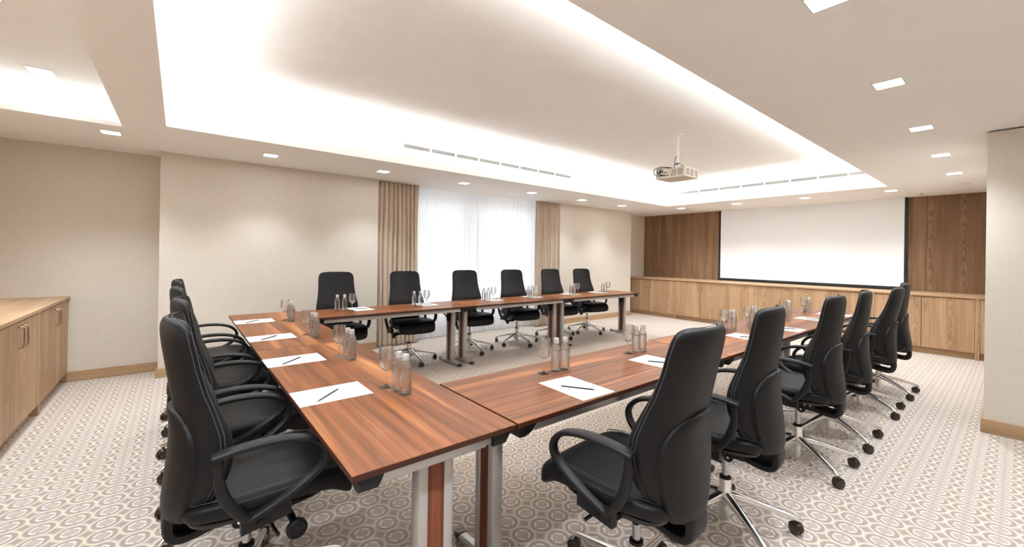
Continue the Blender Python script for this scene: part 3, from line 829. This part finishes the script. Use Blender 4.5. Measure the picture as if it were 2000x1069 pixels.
for o, sw, rec in chairs:
    for ch in kids(o):
        nm = ch.name.split('.')[0]
        if nm == 'leg': ch.rotation_euler = (0, 0, D(sw))
        if nm == 'armrest' and o.location.y > 4.5 and o.location.x > 1: ch.location.z = -.05   # set lower, to slide under the table
        if nm in ('backrest', 'back_cover') and rec:      # reclined back: turn about the hip line
            pv = Matrix.Translation((0, -.14, .50)); ch.matrix_local = pv @ Matrix.Rotation(D(rec), 4, 'X') @ pv.inverted()

# ------------------------------------------------------------------ things on the tables
def make_bottle():
    e = empty('water_bottle')
    outp = [(0, 0), (.022, 0), (.0262, .003), (.0268, .012), (.0255, .03), (.0262, .045), (.0262, .112), (.0235, .126), (.0165, .140), (.0125, .148), (.0125, .160)]
    inn = [(.0108, .160), (.0108, .148), (.0150, .140), (.0220, .126), (.0246, .112), (.0246, .045), (.0238, .03), (.0236, .014), (.018, .010), (0, .009)]
    MB().lathe(outp + inn, 28).build('glass_body', 'glass', e)
    MB().lathe([(0, .0088), (.0182, .0098), (.0238, .014), (.0240, .03), (.0248, .045), (.0248, .110), (0, .1101)], 28).build('water', 'water', e)
    MB().lathe([(0, .150), (.0142, .150), (.0146, .153), (.0142, .156), (.0142, .176), (.0130, .178), (0, .178)], 24).build('cap', 'cap', e)
    return e
def make_glass():
    outp = [(0, 0), (.034, 0), (.0345, .0015), (.030, .003), (.012, .006), (.0045, .012), (.0036, .03), (.0036, .065), (.006, .073), (.018, .082), (.031, .098), (.0375, .118), (.0385, .135), (.0365, .158), (.0325, .185)]
    inn = [(.0313, .185), (.0352, .158), (.0372, .135), (.0362, .118), (.0298, .099), (.017, .084), (.004, .077), (0, .0765)]
    return MB().lathe(outp + inn, 32).build('wine_glass', 'glass')
def make_pencil():
    e = empty('pencil')
    RX = Matrix.Rotation(PI / 2, 4, 'Y')
    b = MB().lathe([(0, -.078), (.0036, -.078), (.0036, .072), (0, .072)], 6, mat=RX).build('shaft', 'pencil', e, 20)
    MB().lathe([(0, .072), (.0036, .072), (.0012, .084), (0, .088)], 8, mat=RX).build('tip', 'ferrule', e)
    MB().lathe([(0, -.078), (.0038, -.078), (.0038, -.088), (0, -.088)][::-1], 10, mat=RX).build('eraser', 'eraser', e)
    return e
def make_paper():
    return MB().box((-.105, -.1485, 0), (.105, .1485, .0012)).build('note_paper', 'paper', smooth=0)
B0, G0, PE0, PA0 = make_bottle(), make_glass(), make_pencil(), make_paper()
KIDS.clear()
used = set()
def inst(src):
    if src in used: return copy_tree(src)
    used.add(src)
    if src not in KIDS: KIDS[src] = kids(src)
    return src
def setting(paper, pr, pen, bottles, gl, where):
    # paper: centre and rotation, where: phrase that names the seat
    o = inst(PA0); o.location = (*paper, TH); o.rotation_euler = (0, 0, pr); tag(o, 'white note sheet, %s' % where, 'paper', 'white note sheets')
    o = inst(PE0); o.location = (pen[0], pen[1], TH + .0048); o.rotation_euler = (0, 0, pen[2]); tag(o, 'black pencil on a note sheet, %s' % where, 'pencil', 'black pencils')
    for (x, y), n in zip(bottles, ('nearer to', 'farther from')):
        o = inst(B0); o.location = (x, y, TH); o.rotation_euler = (0, 0, random.random() * 6); tag(o, 'small water bottle %s the glass, %s' % (n, where), 'bottle', 'glass water bottles')
    o = inst(G0); o.location = (*gl, TH); tag(o, 'empty stemmed glass, %s' % where, 'glass', 'stemmed glasses')
LP = [(.532, 1.915, 1.78, 1.715, 1.862), (.525, 2.635, 2.515, 2.450, 2.585), (.530, 3.425, 3.33, 3.262, 3.395), (.530, 4.30, 4.16, 4.10, 4.22)]
for i, (px, py, ba, bb, gy) in enumerate(LP):
    ph = 'end tables, %s place from window' % ORD[3 - i]
    setting((px, py), PI / 2 + .0, (px - .02, py - .025 + .0, D(45) + PI), [(.786, ba), (.790, bb)], (.760, gy), ph)
NP = [(1.475, 1.325), (2.235, 1.345), (3.53, 1.35), (4.235, 1.335), (5.18, 1.36), (5.84, 1.33)]
NG = [(1.515, 1.60, 1.662), (2.265, 2.343, 2.402), (3.64, 3.72, 3.785), (4.12, 4.20, 4.262), (5.02, 5.10, 5.165), (5.70, 5.78, 5.845)]
for i, ((px, py), (gx, b1_x, b2_x)) in enumerate(zip(NP, NG)):
    ph = 'row opposite window, %s place from screen' % ORD[5 - i]
    setting((px, py), D(3 if i % 2 else -2), (px - .008, py - .02, D(-57)), [(b1_x, 1.582), (b2_x, 1.575)], (gx, 1.588), ph)
FP = [1.58, 2.38, 3.40, 4.16, 5.00, 5.70]
FG = [(1.31, 1.385, 1.465), (2.19, 2.27, 2.355), (3.205, 3.28, 3.365), (4.00, 4.08, 4.165), (4.92, 5.0, 5.08), (5.72, 5.79, 5.87)]
for i, (px, (b1_x, b2_x, gx)) in enumerate(zip(FP, FG)):
    ph = 'window row, %s place from screen' % ORD[5 - i]
    setting((px, 4.63), D(2), (px + .01, 4.64, D(130)), [(b2_x, 4.55), (b1_x, 4.55)], (gx, 4.55), ph)

# ------------------------------------------------------------------ light through the window, world
wd = bpy.data.worlds.new('overcast_sky'); SC.world = wd; wd.use_nodes = True
bg = wd.node_tree.nodes['Background']; bg.inputs[0].default_value = (.95, .975, 1., 1); bg.inputs[1].default_value = .75
pl = bpy.data.lights.new('window_portal', 'AREA'); pl.shape = 'RECTANGLE'; pl.size = WX1 - WX0; pl.size_y = WZ1 - WZ0; pl.cycles.is_portal = True
po_ = bpy.data.objects.new('window_portal', pl); COL.objects.link(po_); po_.location = ((WX0 + WX1) / 2, YN + .28, (WZ0 + WZ1) / 2); po_.rotation_euler = (-PI / 2, 0, 0)

# ------------------------------------------------------------------ camera
f_px, roll, yaw, hc, sy = 802.95, D(.8412), D(50.9985), 1.3647, -35.64
F = Vector((math.cos(yaw), math.sin(yaw), 0)); R = Vector((math.sin(yaw), -math.cos(yaw), 0)); U = Vector((0, 0, 1))
R2 = R * math.cos(roll) + U * math.sin(roll); U2 = -R * math.sin(roll) + U * math.cos(roll)
cam = bpy.data.cameras.new('camera'); cam.sensor_width = 36; cam.lens = f_px / 2000 * 36; cam.shift_y = sy / 2000; cam.clip_start = .05
co = bpy.data.objects.new('camera', cam); COL.objects.link(co)
co.matrix_world = Matrix(((R2.x, U2.x, -F.x, 0), (R2.y, U2.y, -F.y, 0), (R2.z, U2.z, -F.z, hc), (0, 0, 0, 1)))
SC.camera = co

SC.view_settings.view_transform = 'Standard'; SC.view_settings.look = 'None'; SC.view_settings.gamma = 1; SC.view_settings.use_curve_mapping = False
SC.view_settings.exposure = 1.74
SC.cycles.use_denoising = True
SC.cycles.max_bounces = 10; SC.cycles.diffuse_bounces = 6; SC.cycles.transmission_bounces = 12; SC.cycles.transparent_max_bounces = 12
SC.cycles.sample_clamp_indirect = 4.
SC.cycles.caustics_reflective = False; SC.cycles.caustics_refractive = False
